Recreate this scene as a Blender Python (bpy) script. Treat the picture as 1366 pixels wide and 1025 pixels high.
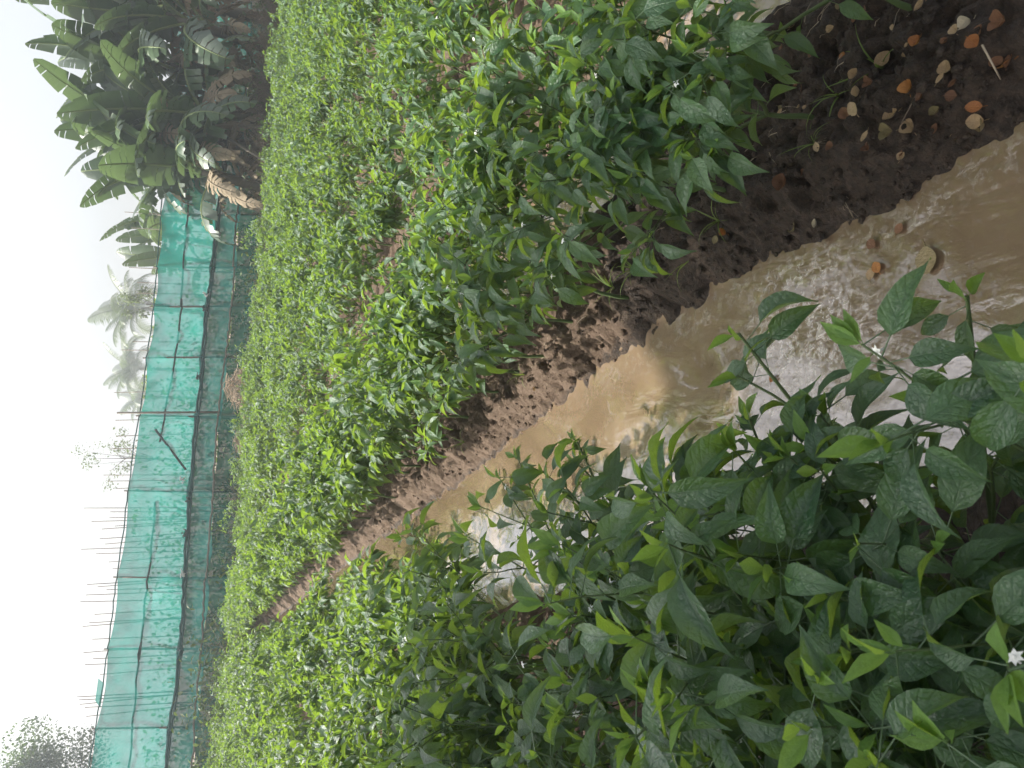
import bpy, math, random
import numpy as np
from mathutils import Vector, Matrix

scene = bpy.context.scene
for o in list(bpy.data.objects):
    bpy.data.objects.remove(o)
col = scene.collection
R = math.radians

# ------------------------------------------------------------------ camera
# the photograph lies on its side: the sky is at its left edge, so the camera is turned by 90 degrees
CAM_H = 1.6
FPX = 1000.0                     # focal length in photo pixels (1366 wide)
ROLL = math.atan(0.08)
PITCH = math.atan((683 - 258) * math.cos(ROLL) / FPX)
FW = Vector((0, math.cos(PITCH), -math.sin(PITCH)))
R0 = Vector((1, 0, 0)); U0 = R0.cross(FW)
RT = R0 * math.cos(ROLL) + U0 * math.sin(ROLL)
UP = U0 * math.cos(ROLL) - R0 * math.sin(ROLL)
cam = bpy.data.cameras.new('camera'); camo = bpy.data.objects.new('camera', cam); col.objects.link(camo)
cam.sensor_fit = 'HORIZONTAL'; cam.sensor_width = 36; cam.lens = 36 * FPX / 1366
cam.clip_start = 0.05; cam.clip_end = 2000
m = Matrix.Identity(4)
for i in range(3):
    m[i][0] = -UP[i]; m[i][1] = RT[i]; m[i][2] = -FW[i]
m[2][3] = CAM_H
camo.matrix_world = m
cam.dof.use_dof = True; cam.dof.focus_distance = 3.0; cam.dof.aperture_fstop = 14.0
scene.camera = camo
scene.render.resolution_x = 1024; scene.render.resolution_y = 768

# ------------------------------------------------------------------ light
SUN_AZ = R(-62)                  # from straight ahead, negative = towards the sky's bright side
SUN_EL = R(52)
world = bpy.data.worlds.new('World'); scene.world = world; world.use_nodes = True
wn = world.node_tree.nodes; wl = world.node_tree.links
bg = wn['Background']
sky = wn.new('ShaderNodeTexSky'); sky.sky_type = 'NISHITA'; sky.sun_disc = False
sky.sun_elevation = SUN_EL; sky.sun_rotation = SUN_AZ
sky.air_density = 1.0; sky.dust_density = 6.0; sky.ozone_density = 1.0
hs = wn.new('ShaderNodeHueSaturation'); hs.inputs['Saturation'].default_value = 0.35
wl.new(sky.outputs[0], hs.inputs['Color']); wl.new(hs.outputs[0], bg.inputs['Color'])
bg.inputs['Strength'].default_value = 0.15
sun = bpy.data.lights.new('sun', 'SUN'); sun.energy = 4.5; sun.angle = R(0.6); sun.color = (1, 0.95, 0.86)
suno = bpy.data.objects.new('sun', sun); col.objects.link(suno)
sdir = Vector((math.sin(SUN_AZ) * math.cos(SUN_EL), math.cos(SUN_AZ) * math.cos(SUN_EL), math.sin(SUN_EL)))
suno.rotation_euler = sdir.to_track_quat('Z', 'Y').to_euler(); suno.location = (-8, 5, 12)
scene.view_settings.view_transform = 'Standard'; scene.view_settings.look = 'None'
scene.view_settings.gamma = 1.0; scene.view_settings.exposure = 0.95
scene.view_settings.use_curve_mapping = False
if scene.render.engine == 'CYCLES' or True:
    try:
        scene.cycles.volume_bounces = 1
        scene.cycles.transparent_max_bounces = 16
    except Exception:
        pass

# ------------------------------------------------------------------ helpers
rng = np.random.default_rng(7)
rnd = random.Random(7)

def ray(x, y):
    return FW + RT * ((1025 - y - 512.5) / FPX) - UP * ((x - 683) / FPX)
def at(x, y, Y):                                       # photo pixel -> point at depth Y
    d = ray(x, y); return Vector((0, 0, CAM_H)) + d * (Y / d.y)
def on(x, y, z=0.0):                                   # photo pixel -> point at height z
    d = ray(x, y); return Vector((0, 0, CAM_H)) + d * ((z - CAM_H) / d.z)

# field frame: w across the furrow, s along it
DX, DY = -0.387, 0.922
def ws(w, s): return (w * DY + s * DX, -w * DX + s * DY)
def to_ws(x, y): return (x * DY - y * DX, x * DX + y * DY)

def hash2(ix, iy, seed):
    h = (ix.astype(np.int64) * 374761393 + iy.astype(np.int64) * 668265263 + seed * 1442695041) & 0x7fffffff
    h = ((h ^ (h >> 13)) * 1274126177) & 0x7fffffff
    return ((h ^ (h >> 16)) & 0xffff) / 65535.0
def vnoise(x, y, seed=0):
    x = np.asarray(x, float); y = np.asarray(y, float)
    ix = np.floor(x); iy = np.floor(y); fx = x - ix; fy = y - iy
    fx = fx * fx * (3 - 2 * fx); fy = fy * fy * (3 - 2 * fy)
    a = hash2(ix, iy, seed); b = hash2(ix + 1, iy, seed); c = hash2(ix, iy + 1, seed); d = hash2(ix + 1, iy + 1, seed)
    return (a * (1 - fx) + b * fx) * (1 - fy) + (c * (1 - fx) + d * fx) * fy
def fbm(x, y, seed=0, oct=4):
    t = 0; a = 0.5
    for k in range(oct):
        t = t + a * (vnoise(x * 2 ** k, y * 2 ** k, seed + k * 17) - 0.5) * 2; a *= 0.5
    return t
def worley(x, y, seed=0):
    x = np.asarray(x, float); y = np.asarray(y, float)
    ix = np.floor(x); iy = np.floor(y); best = np.full(x.shape, 9.0)
    for dx in (-1, 0, 1):
        for dy in (-1, 0, 1):
            cx = ix + dx; cy = iy + dy
            px = cx + hash2(cx, cy, seed); py = cy + hash2(cx, cy, seed + 5)
            best = np.minimum(best, (px - x) ** 2 + (py - y) ** 2)
    return np.sqrt(best)
def sstep(a, b, x):
    t = np.clip((np.asarray(x, float) - a) / (b - a), 0, 1); return t * t * (3 - 2 * t)

def link(name, data, parent=None, mat=None):
    o = bpy.data.objects.new(name, data); col.objects.link(o)
    if parent is not None: o.parent = parent
    if mat is not None and data is not None and not data.materials: data.materials.append(mat)
    return o
def mk_mesh(name, V, F, mats, uv=None, tint=None, smooth=True, fm=None):
    me = bpy.data.meshes.new(name)
    me.from_pydata([tuple(v) for v in V], [], [tuple(int(i) for i in f) for f in F]); me.update()
    if not isinstance(mats, (list, tuple)): mats = [mats]
    for q in mats: me.materials.append(q)
    if fm is not None: me.polygons.foreach_set('material_index', np.asarray(fm, dtype=np.int32))
    if smooth: me.polygons.foreach_set('use_smooth', np.ones(len(me.polygons), dtype=bool))
    li = None
    if uv is not None:
        li = np.zeros(len(me.loops), dtype=np.int32); me.loops.foreach_get('vertex_index', li)
        lay = me.uv_layers.new(name='UVMap'); lay.data.foreach_set('uv', np.asarray(uv, dtype=np.float32)[li].ravel())
    if tint is not None:
        at_ = me.attributes.new('tint', 'FLOAT', 'POINT'); at_.data.foreach_set('value', np.asarray(tint, dtype=np.float32))
    return me
def empty(name, loc=(0, 0, 0)):
    o = bpy.data.objects.new(name, None); col.objects.link(o); o.location = loc; o.empty_display_size = 0.1; return o
def tag(o, label, cat, group=None, kind=None):
    o['label'] = label; o['category'] = cat
    if group: o['group'] = group
    if kind: o['kind'] = kind
    return o
def structure(o): o['kind'] = 'structure'; return o
def copy_tree(o, parent=None):
    c = o.copy(); col.objects.link(c)
    if parent is not None: c.parent = parent
    for ch in o.children: copy_tree(ch, c)
    return c

class MB:
    def __init__(s): s.V = []; s.F = []; s.uv = []; s.t = []; s.m = []
    def add(s, V, F, uv=None, t=0.0, m=0):
        b = len(s.V); s.V.extend([tuple(v) for v in V]); s.F.extend([tuple(i + b for i in f) for f in F])
        s.uv.extend(uv if uv is not None else [(0, 0)] * len(V)); s.t.extend([t] * len(V)); s.m.extend([m] * len(F))
    def tube(s, P, r0, r1=None, n=5, t=0.0, m=0, cap=True):
        P = [Vector(p) for p in P]; r1 = r0 if r1 is None else r1
        V = []; F = []; N = len(P); ref = None
        for i, p in enumerate(P):
            d = (P[min(i + 1, N - 1)] - P[max(i - 1, 0)]).normalized()
            if ref is None: ref = d.orthogonal().normalized()
            ref = (ref - d * ref.dot(d)).normalized(); q = d.cross(ref)
            rr = r0 + (r1 - r0) * i / max(1, N - 1)
            for k in range(n):
                a = 2 * math.pi * k / n; V.append(p + (ref * math.cos(a) + q * math.sin(a)) * rr)
        for i in range(N - 1):
            for k in range(n):
                F.append((i * n + k, i * n + (k + 1) % n, (i + 1) * n + (k + 1) % n, (i + 1) * n + k))
        if cap: F.append(tuple(range((N - 1) * n, N * n))); F.append(tuple(reversed(range(n))))
        s.add(V, F, [(k % n / n, i // 1 / N) for i in range(N) for k in range(n)], t, m)
    def mesh(s, name, mats, smooth=True): return mk_mesh(name, s.V, s.F, mats, s.uv, s.t, smooth, s.m)

# ------------------------------------------------------------------ materials
class NT:
    def __init__(s, name):
        s.m = bpy.data.materials.new(name); s.m.use_nodes = True
        s.t = s.m.node_tree; s.n = s.t.nodes; s.l = s.t.links; s.p = s.n['Principled BSDF']; s.out = s.n['Material Output']
    def node(s, typ, **kw):
        q = s.n.new(typ)
        for k, v in kw.items(): setattr(q, k, v)
        return q
    def set(s, sock, v):
        if hasattr(v, 'is_output') or isinstance(v, bpy.types.NodeSocket): s.l.new(v, sock)
        else: sock.default_value = v
    def math(s, op, a, b=0.0, c=0.0, clamp=False):
        q = s.node('ShaderNodeMath', operation=op); q.use_clamp = clamp
        s.set(q.inputs[0], a); s.set(q.inputs[1], b)
        if len(q.inputs) > 2: s.set(q.inputs[2], c)
        return q.outputs[0]
    def mix(s, f, a, b, mode='MIX'):
        q = s.node('ShaderNodeMix', data_type='RGBA', blend_type=mode)
        s.set(q.inputs[0], f)
        s.set(q.inputs[6], a if not isinstance(a, tuple) else (*a, 1)); s.set(q.inputs[7], b if not isinstance(b, tuple) else (*b, 1))
        return q.outputs[2]
    def noise(s, scale, detail=4, vec=None, rough=0.55, dist=0.0):
        q = s.node('ShaderNodeTexNoise'); q.inputs['Scale'].default_value = scale; q.inputs['Detail'].default_value = detail
        q.inputs['Roughness'].default_value = rough; q.inputs['Distortion'].default_value = dist
        if vec is not None: s.l.new(vec, q.inputs['Vector'])
        return q.outputs[0]
    def ramp(s, f, a, b):
        q = s.node('ShaderNodeMapRange'); q.interpolation_type = 'SMOOTHSTEP'
        s.set(q.inputs[0], f); q.inputs[1].default_value = a; q.inputs[2].default_value = b
        return q.outputs[0]
    def obj(s): return s.node('ShaderNodeTexCoord').outputs['Object']
    def bump(s, h, strength=0.3, dist=0.01):
        q = s.node('ShaderNodeBump'); q.inputs['Strength'].default_value = strength; q.inputs['Distance'].default_value = dist
        s.l.new(h, q.inputs['Height']); s.l.new(q.outputs[0], s.p.inputs['Normal']); return q.outputs[0]
    def rand(s):
        a = s.node('ShaderNodeAttribute', attribute_name='tint').outputs['Fac']
        b = s.node('ShaderNodeObjectInfo').outputs['Random']
        return s.math('FRACT', s.math('ADD', a, b))

def leaf_material(name, dark, light, under, trans, tf=0.35, rough=0.4, veins=7.0, spots=0.0, bump=0.35, spec=0.5):
    n = NT(name)
    r = n.rand()
    uv = n.node('ShaderNodeUVMap').outputs[0]
    sp = n.node('ShaderNodeSeparateXYZ'); n.l.new(uv, sp.inputs[0])
    a = n.math('MULTIPLY', n.math('ABSOLUTE', n.math('SUBTRACT', sp.outputs[0], 0.5)), 2.0)
    base = n.mix(r, dark, light)
    vein = n.math('FRACT', n.math('MULTIPLY', n.math('SUBTRACT', sp.outputs[1], n.math('MULTIPLY', a, 0.22)), veins))
    line = n.ramp(n.math('ABSOLUTE', n.math('SUBTRACT', vein, 0.5)), 0.16, 0.02)
    mid = n.ramp(a, 0.10, 0.03)
    vm = n.math('MAXIMUM', n.math('MULTIPLY', line, 0.35), n.math('MULTIPLY', mid, 0.7))
    c = n.mix(n.math('MULTIPLY', vm, 0.55), base, light if veins else base)
    mp = n.node('ShaderNodeMapping'); n.l.new(uv, mp.inputs[0]); mp.inputs['Scale'].default_value = (0.42, 1, 1); uv2 = mp.outputs[0]
    nz = n.noise(9, 3, uv2)
    c = n.mix(n.math('MULTIPLY', n.ramp(nz, 0.42, 0.7), 0.35), c, tuple(x * 0.6 for x in dark))
    if spots:
        c = n.mix(n.math('MULTIPLY', n.ramp(n.noise(5, 2, uv), 0.55, 0.7), spots), c, (0.30, 0.34, 0.24))
    bf = n.node('ShaderNodeNewGeometry').outputs['Backfacing']
    c = n.mix(bf, c, n.mix(n.math('MULTIPLY', vm, 0.4), under, light))
    n.l.new(c, n.p.inputs['Base Color']); n.p.inputs['Specular IOR Level'].default_value = spec
    n.set(n.p.inputs['Roughness'], n.math('ADD', rough - 0.06, n.math('MULTIPLY', nz, 0.18)))
    n.bump(n.math('ADD', n.math('MULTIPLY', vm, -0.45), n.math('MULTIPLY', n.noise(13, 2, uv2), 1.3)), bump, 0.006)
    tr = n.node('ShaderNodeBsdfTranslucent'); n.l.new(n.mix(r, tuple(x * 0.8 for x in trans), trans), tr.inputs['Color'])
    mx = n.node('ShaderNodeMixShader'); mx.inputs[0].default_value = tf
    n.l.new(n.p.outputs[0], mx.inputs[1]); n.l.new(tr.outputs[0], mx.inputs[2]); n.l.new(mx.outputs[0], n.out.inputs[0])
    return n.m

M = {}
M['leaf'] = leaf_material('chilli_leaf', (0.028, 0.080, 0.038), (0.080, 0.165, 0.070), (0.12, 0.175, 0.10), (0.30, 0.46, 0.035), 0.36, 0.33, 7.0, 0.0, 0.6, 0.75)
M['young'] = leaf_material('chilli_young_leaf', (0.065, 0.155, 0.030), (0.14, 0.26, 0.050), (0.16, 0.25, 0.08), (0.34, 0.52, 0.05), 0.36, 0.42)
M['banana'] = leaf_material('banana_leaf', (0.045, 0.085, 0.045), (0.085, 0.14, 0.06), (0.10, 0.13, 0.10), (0.17, 0.27, 0.08), 0.26, 0.38, 24)
M['banana_dry'] = leaf_material('banana_dry_leaf', (0.22, 0.17, 0.11), (0.36, 0.29, 0.20), (0.32, 0.26, 0.18), (0.34, 0.26, 0.16), 0.25, 0.75, 20, 0, 0.3, 0.2)
M['palm'] = leaf_material('palm_leaf', (0.045, 0.075, 0.035), (0.085, 0.12, 0.05), (0.10, 0.13, 0.07), (0.18, 0.26, 0.06), 0.25, 0.4, 1)
M['tree_leaf'] = leaf_material('tree_leaf', (0.030, 0.060, 0.028), (0.060, 0.10, 0.04), (0.07, 0.11, 0.06), (0.14, 0.24, 0.04), 0.28, 0.42, 3)
M['vine'] = leaf_material('vine_leaf', (0.05, 0.11, 0.03), (0.12, 0.19, 0.05), (0.11, 0.17, 0.07), (0.25, 0.38, 0.05), 0.32, 0.5, 4)
M['weed'] = leaf_material('weed_leaf', (0.05, 0.09, 0.03), (0.12, 0.15, 0.06), (0.11, 0.14, 0.07), (0.20, 0.28, 0.06), 0.3, 0.55, 3)
M['grass'] = leaf_material('grass_blade', (0.09, 0.16, 0.03), (0.17, 0.23, 0.06), (0.15, 0.2, 0.07), (0.28, 0.38, 0.06), 0.35, 0.5, 1)

def plain(name, a, b, rough=0.7, scale=30, bump=0.3, bdist=0.005, spec=0.3):
    n = NT(name); oc = n.obj()
    nz = n.noise(scale, 5, oc); r = n.rand()
    n.l.new(n.mix(n.math('ADD', n.math('MULTIPLY', nz, 0.6), n.math('MULTIPLY', r, 0.4)), a, b), n.p.inputs['Base Color'])
    n.p.inputs['Roughness'].default_value = rough; n.p.inputs['Specular IOR Level'].default_value = spec
    n.bump(nz, bump, bdist); return n.m
M['stem'] = plain('chilli_stem', (0.05, 0.085, 0.03), (0.12, 0.16, 0.06), 0.55, 40)
M['petal'] = plain('petal', (0.75, 0.75, 0.68), (0.82, 0.82, 0.78), 0.6, 20, 0.05)
M['pod'] = plain('chilli_pod', (0.07, 0.16, 0.02), (0.14, 0.24, 0.03), 0.25, 20, 0.05, 0.002, 0.5)
M['bark'] = plain('bark', (0.07, 0.055, 0.04), (0.17, 0.14, 0.11), 0.9, 18, 0.8, 0.02)
M['palmbark'] = plain('palm_bark', (0.16, 0.14, 0.12), (0.28, 0.25, 0.21), 0.9, 8, 0.7, 0.02)
M['pseudostem'] = plain('banana_pseudostem', (0.06, 0.055, 0.035), (0.13, 0.115, 0.075), 0.7, 9, 0.5, 0.01)
M['midrib'] = plain('banana_midrib', (0.14, 0.19, 0.07), (0.22, 0.27, 0.11), 0.45, 6, 0.1)
M['pole'] = plain('bamboo_pole', (0.11, 0.09, 0.07), (0.24, 0.21, 0.17), 0.75, 12, 0.4, 0.004)
M['rope'] = plain('net_seam', (0.025, 0.07, 0.065), (0.04, 0.10, 0.09), 0.8, 14, 0.4)
M['rail'] = plain('dark_rail', (0.04, 0.065, 0.06), (0.08, 0.10, 0.09), 0.8, 14, 0.4)
M['wrag'] = plain('pale_rag', (0.5, 0.48, 0.45), (0.7, 0.69, 0.66), 0.8, 14, 0.4)
M['straw'] = plain('straw', (0.27, 0.19, 0.13), (0.46, 0.36, 0.26), 0.85, 10, 0.2)
M['brush'] = plain('dry_brush', (0.10, 0.075, 0.055), (0.25, 0.19, 0.14), 0.9, 8, 0.2)
M['root'] = plain('pale_root', (0.34, 0.27, 0.19), (0.48, 0.4, 0.3), 0.8, 8, 0.2)
for nm, a, b in (('tan', (0.33, 0.22, 0.11), (0.46, 0.34, 0.20)), ('orange', (0.30, 0.11, 0.03), (0.44, 0.20, 0.05)),
                 ('brown', (0.13, 0.06, 0.03), (0.24, 0.12, 0.06)), ('pale', (0.42, 0.36, 0.25), (0.54, 0.48, 0.36)), ('olive', (0.17, 0.14, 0.06), (0.28, 0.22, 0.11))):
    M['dead_' + nm] = leaf_material('dead_leaf_' + nm, a, b, tuple(x * 0.9 for x in b), b, 0.12, 0.5, 6, 0, 0.5)

def soil_material():
    n = NT('soil'); g = n.node('ShaderNodeNewGeometry').outputs['Position']
    wet = n.node('ShaderNodeAttribute', attribute_name='tint').outputs['Fac']
    n1 = n.noise(6, 6, g); n2 = n.noise(45, 6, g, 0.65); n3 = n.noise(220, 4, g, 0.7)
    dry = n.mix(n.ramp(n1, 0.3, 0.7), (0.115, 0.078, 0.054), (0.190, 0.134, 0.096))
    dry = n.mix(n.math('MULTIPLY', n.ramp(n2, 0.45, 0.75), 0.5), dry, (0.26, 0.19, 0.138))
    wc = n.mix(n.ramp(n2, 0.35, 0.7), (0.036, 0.025, 0.018), (0.090, 0.062, 0.043))
    w2 = n.ramp(n.math('ADD', wet, n.math('MULTIPLY', n.math('SUBTRACT', n1, 0.5), 0.7)), 0.35, 0.65)
    n.l.new(n.mix(w2, dry, wc), n.p.inputs['Base Color'])
    n.set(n.p.inputs['Roughness'], n.math('SUBTRACT', 0.95, n.math('MULTIPLY', w2, n.math('ADD', 0.22, n.math('MULTIPLY', n1, 0.45)))))
    n.p.inputs['Specular IOR Level'].default_value = 0.4
    n.bump(n.math('ADD', n2, n.math('ADD', n.math('MULTIPLY', n3, 0.4), n.math('MULTIPLY', n.noise(100, 5, g, 0.7, 0.5), 0.7))), 1.0, 0.018)
    return n.m
M['soil'] = soil_material()
M['clod'] = M['soil']

def water_material():
    n = NT('muddy_water'); g = n.node('ShaderNodeNewGeometry').outputs['Position']
    mp = n.node('ShaderNodeMapping'); n.l.new(g, mp.inputs[0]); mp.inputs['Rotation'].default_value = (0, 0, R(-22.8)); mp.inputs['Scale'].default_value = (1.0, 0.35, 1)
    v = mp.outputs[0]
    nb = n.noise(3.0, 5, v, 0.6, 0.6); nf = n.noise(26, 4, g, 0.6, 0.4); nm_ = n.noise(9, 3, v, 0.5, 0.8)
    c = n.mix(n.ramp(nb, 0.3, 0.7), (0.155, 0.106, 0.066), (0.235, 0.168, 0.110))
    foam = n.node('ShaderNodeAttribute', attribute_name='tint').outputs['Fac']
    fm = n.math('MULTIPLY', foam, n.ramp(n.noise(38, 6, g, 0.7, 0.5), 0.50, 0.62))
    c = n.mix(n.math('MULTIPLY', fm, 0.75), c, (0.46, 0.42, 0.37))  # pale, rougher patches mixed into the water colour
    n.l.new(c, n.p.inputs['Base Color'])
    n.set(n.p.inputs['Roughness'], n.math('ADD', 0.03, n.math('MULTIPLY', fm, 0.5)))
    n.p.inputs['IOR'].default_value = 2.2; n.p.inputs['Coat Weight'].default_value = 1.0; n.p.inputs['Coat IOR'].default_value = 1.7; n.p.inputs['Coat Roughness'].default_value = 0.04
    h = n.math('ADD', n.math('MULTIPLY', nm_, 1.0), n.math('MULTIPLY', nf, 0.22))
    n.bump(n.math('ADD', h, n.math('MULTIPLY', fm, 0.25)), 0.34, 0.03)
    return n.m
M['water'] = water_material()

def net_material(name, colr, alpha):
    n = NT(name); oc = n.obj()
    nz = n.noise(1.6, 4, oc); wv = n.noise(60, 2, oc)
    c = n.mix(n.math('ADD', n.math('MULTIPLY', n.ramp(nz, 0.3, 0.7), 0.55), n.math('MULTIPLY', n.rand(), 0.45)), tuple(x * 0.62 for x in colr), tuple(x * 1.1 for x in colr))
    df = n.node('ShaderNodeBsdfDiffuse'); n.l.new(c, df.inputs['Color'])
    tr = n.node('ShaderNodeBsdfTranslucent'); n.l.new(c, tr.inputs['Color'])
    a = n.node('ShaderNodeMixShader'); a.inputs[0].default_value = 0.5; n.l.new(df.outputs[0], a.inputs[1]); n.l.new(tr.outputs[0], a.inputs[2])
    tp = n.node('ShaderNodeBsdfTransparent')
    b = n.node('ShaderNodeMixShader')
    n.set(b.inputs[0], n.math('ADD', alpha - 0.1, n.math('MULTIPLY', n.noise(3.1, 3, oc), 0.2)))
    n.l.new(tp.outputs[0], b.inputs[1]); n.l.new(a.outputs[0], b.inputs[2]); n.l.new(b.outputs[0], n.out.inputs[0])
    return n.m
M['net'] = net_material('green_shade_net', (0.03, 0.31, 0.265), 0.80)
M['net3'] = net_material('dark_shade_net', (0.02, 0.10, 0.08), 0.86)  # darkest net tone, for the strip that reaches the ground
M['net2'] = net_material('grey_teal_shade_net', (0.03, 0.15, 0.14), 0.86)  # darker grey-teal tone of the lower net

# ------------------------------------------------------------------ ground
def edge_r(s):                                         # right water edge of the furrow
    s = np.asarray(s, float)
    return 1.12 - 0.13 * sstep(1.9, 0.9, s) + 0.030 * fbm(s * 2.3, s * 0 + 3.3, 5, 3) + 0.026 * fbm(s * 9, s * 0 + 1.3, 9, 3)
def edge_l(s):
    s = np.asarray(s, float); return 0.34 + 0.05 * fbm(s * 2, s * 0 + 8.3, 25, 3)
WATER_Z = -0.03
def ground_h(w, s):
    w = np.asarray(w, float); s = np.asarray(s, float)
    er = edge_r(s); el = edge_l(s)
    base = 0.05 + 0.03 * np.cos((w - 1.6) * 2 * math.pi / 1.0) * (w > 2.4) + 0.03 * np.cos((w - 0.05) * 2 * math.pi / 0.7) * (w < 0.1)
    h = base
    ridge = 0.13 * sstep(0, 0.22, w - er) - 0.03 * sstep(0.45, 0.0, w - er)
    h = np.where(w > er - 0.02, -0.04 + ridge + 0.02, h)
    h = np.where(w > er + 0.3, 0.08 + 0.03 * sstep(1.4, 1.6, w), h)
    fall = sstep(1.72, 1.92, w) * (1 - sstep(2.32, 2.5, w)); h = h * (1 - fall) + (-0.10) * fall
    h = np.where(w > 2.42, np.minimum(base, -0.10 + (w - 2.32) * 1.2), h)
    inn = sstep(-0.10, 0.06, w - el) * (1 - sstep(-0.05, 0.015, w - er)); h = h * (1 - inn) + (-0.12) * inn
    far = sstep(14.8, 15.4, s * DY - w * DX); h = h * (1 - far) + 0.03 * far
    near = sstep(13, 8, np.hypot(w, s))
    # crumbly soil: lumps with pits between them
    dryf = sstep(-0.06, 0.05, h - WATER_Z)
    x = w; y = s
    wx = x + 0.03 * fbm(x * 9, y * 9, 31, 2); wy = y + 0.03 * fbm(x * 9 + 7, y * 9, 33, 2)
    lump = 0.050 * (0.45 - worley(wx * 11, wy * 11, 3)) + 0.036 * (0.45 - worley(wx * 23, wy * 23, 4)) + 0.016 * (0.45 - worley(wx * 47, wy * 47, 6))
    pit = -0.045 * sstep(0.60, 0.78, vnoise(wx * 17, wy * 17, 12)) * sstep(0.4, 0.6, vnoise(x * 5, y * 5, 14))
    h = h + near * dryf * (lump + pit) + 0.03 * fbm(x * 2.2, y * 2.2, 21, 4) * dryf
    return h
wl_ = np.concatenate([-np.geomspace(210, 3.2, 26), np.arange(-3.0, 0.9, 0.06), np.arange(0.9, 1.75, 0.0105), np.arange(1.76, 3.2, 0.035), np.geomspace(3.3, 210, 30)])
sl_ = np.concatenate([-np.geomspace(210, 0.8, 18), np.arange(-0.6, 0.6, 0.08), np.arange(0.62, 5.2, 0.0125), np.arange(5.22, 8.5, 0.025), np.arange(8.55, 12, 0.05), np.arange(12.1, 17, 0.14), np.geomspace(17.3, 210, 26)])
Wg, Sg = np.meshgrid(wl_, sl_)
Hg = ground_h(Wg, Sg)
Xg = Wg * DY + Sg * DX; Yg = -Wg * DX + Sg * DY
wet = sstep(0.05, 0.0, Hg - WATER_Z) * 0.6 + sstep(2.7, 1.9, Sg) * sstep(2.2, 1.6, Wg) * 0.95
nw, ns = len(wl_), len(sl_)
idx = np.arange(nw * ns).reshape(ns, nw)
Fq = np.stack([idx[:-1, :-1], idx[:-1, 1:], idx[1:, 1:], idx[1:, :-1]], -1).reshape(-1, 4)
me = bpy.data.meshes.new('ground')
me.vertices.add(nw * ns); me.vertices.foreach_set('co', np.stack([Xg, Yg, Hg], -1).astype(np.float32).ravel())
me.loops.add(Fq.size); me.loops.foreach_set('vertex_index', Fq.astype(np.int32).ravel())
me.polygons.add(len(Fq)); me.polygons.foreach_set('loop_start', np.arange(0, Fq.size, 4, dtype=np.int32))
me.update(calc_edges=True); me.validate()
me.polygons.foreach_set('use_smooth', np.ones(len(Fq), dtype=bool))
a_ = me.attributes.new('tint', 'FLOAT', 'POINT'); a_.data.foreach_set('value', wet.astype(np.float32).ravel())
me.materials.append(M['soil'])
structure(link('ground', me))
def gz(x, y):
    w, s = to_ws(x, y); return float(ground_h(np.array([w]), np.array([s]))[0])

def water_sheet(name, w0, w1, s0, s1, dw, pale_fn):
    wa = np.arange(w0, w1 + dw, dw); sa = np.concatenate([np.arange(s0, 5, 0.03), np.arange(5, s1, 0.12)])
    Wm, Sm = np.meshgrid(wa, sa)
    Z = WATER_Z + 0.006 * fbm(Wm * 6, Sm * 2.5, 41, 3) + 0.0025 * fbm(Wm * 18, Sm * 9, 44, 2)
    X = Wm * DY + Sm * DX; Y = -Wm * DX + Sm * DY
    i2 = np.arange(Wm.size).reshape(Wm.shape)
    F2 = np.stack([i2[:-1, :-1], i2[:-1, 1:], i2[1:, 1:], i2[1:, :-1]], -1).reshape(-1, 4)
    mm = mk_mesh(name, np.stack([X, Y, Z], -1).reshape(-1, 3), F2, M['water'], None, pale_fn(Wm, Sm).ravel())
    return structure(link(name, mm))
def pale_mask_main(w, s):
    return np.clip(sstep(0.42, 0.05, np.hypot((w - 0.80) / 0.9, (s - 1.50) / 0.9)) + sstep(0.10, 0.0, np.abs(edge_r(s) - w)) * sstep(4, 2, s) * 0.25, 0, 1)
water_sheet('furrow_water', 0.2, 1.26, 0.2, 15.0, 0.02, pale_mask_main)
water_sheet('side_furrow_water', 1.80, 2.46, 0.2, 14.0, 0.04, lambda w, s: w * 0)

# ------------------------------------------------------------------ chilli leaves
def leaf_geo(L, half, prof, fold, bend, wave, twist, ph, pet=0.3, droop0=0.0, rows=6):
    """ovate pointed leaf along +Y, upper face +Z; petiole first"""
    V = []; F = []; UVs = []
    # petiole
    n = 3; pl = pet * L
    for i, yy in enumerate((0.0, pl)):
        for k in range(n):
            a = 2 * math.pi * k / n; r = 0.013 * L if i == 0 else 0.010 * L
            V.append((math.cos(a) * r, yy, math.sin(a) * r + 0.05 * pl * i)); UVs.append((0.5, 0.05))
    for k in range(n): F.append((k, (k + 1) % n, n + (k + 1) % n, n + k))
    y = pl; z = 0.05 * pl; ang = droop0; b = len(V); ts = (-1, -0.5, 0, 0.5, 1)
    pv = 0
    for i in range(rows + 1):
        v = i / rows
        hw = half * L * np.interp(v, *prof)
        st = (v - pv) * L; y += math.cos(ang) * st; z -= math.sin(ang) * st; ang += bend / rows; pv = v
        tw = twist * v
        for t in ts:
            xx = t * hw; zz = fold * abs(xx) + wave * L * math.sin(v * 11 + ph + (1.7 if t > 0 else 0)) * t * t * min(1, v * 4) * (1 - v * 0.6)
            V.append((xx * math.cos(tw) - zz * math.sin(tw), y + zz * math.sin(ang), z + xx * math.sin(tw) + zz * math.cos(tw))); UVs.append((t * 0.5 + 0.5, v))
    for i in range(rows):
        for k in range(4):
            a = b + i * 5 + k; F.append((a, a + 1, a + 6, a + 5))
    return V, F, UVs
PROF = ((0, .06, .16, .3, .45, .6, .76, .9, 1), (0.06, .5, .88, 1.0, .88, .64, .33, .11, 0.01))
PROFY = ((0, .15, .35, .55, .75, .9, 1), (0.12, .65, 1.0, .85, .5, .2, 0.01))
LEAVES = []; YOUNG = []
lr = random.Random(3)
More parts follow.
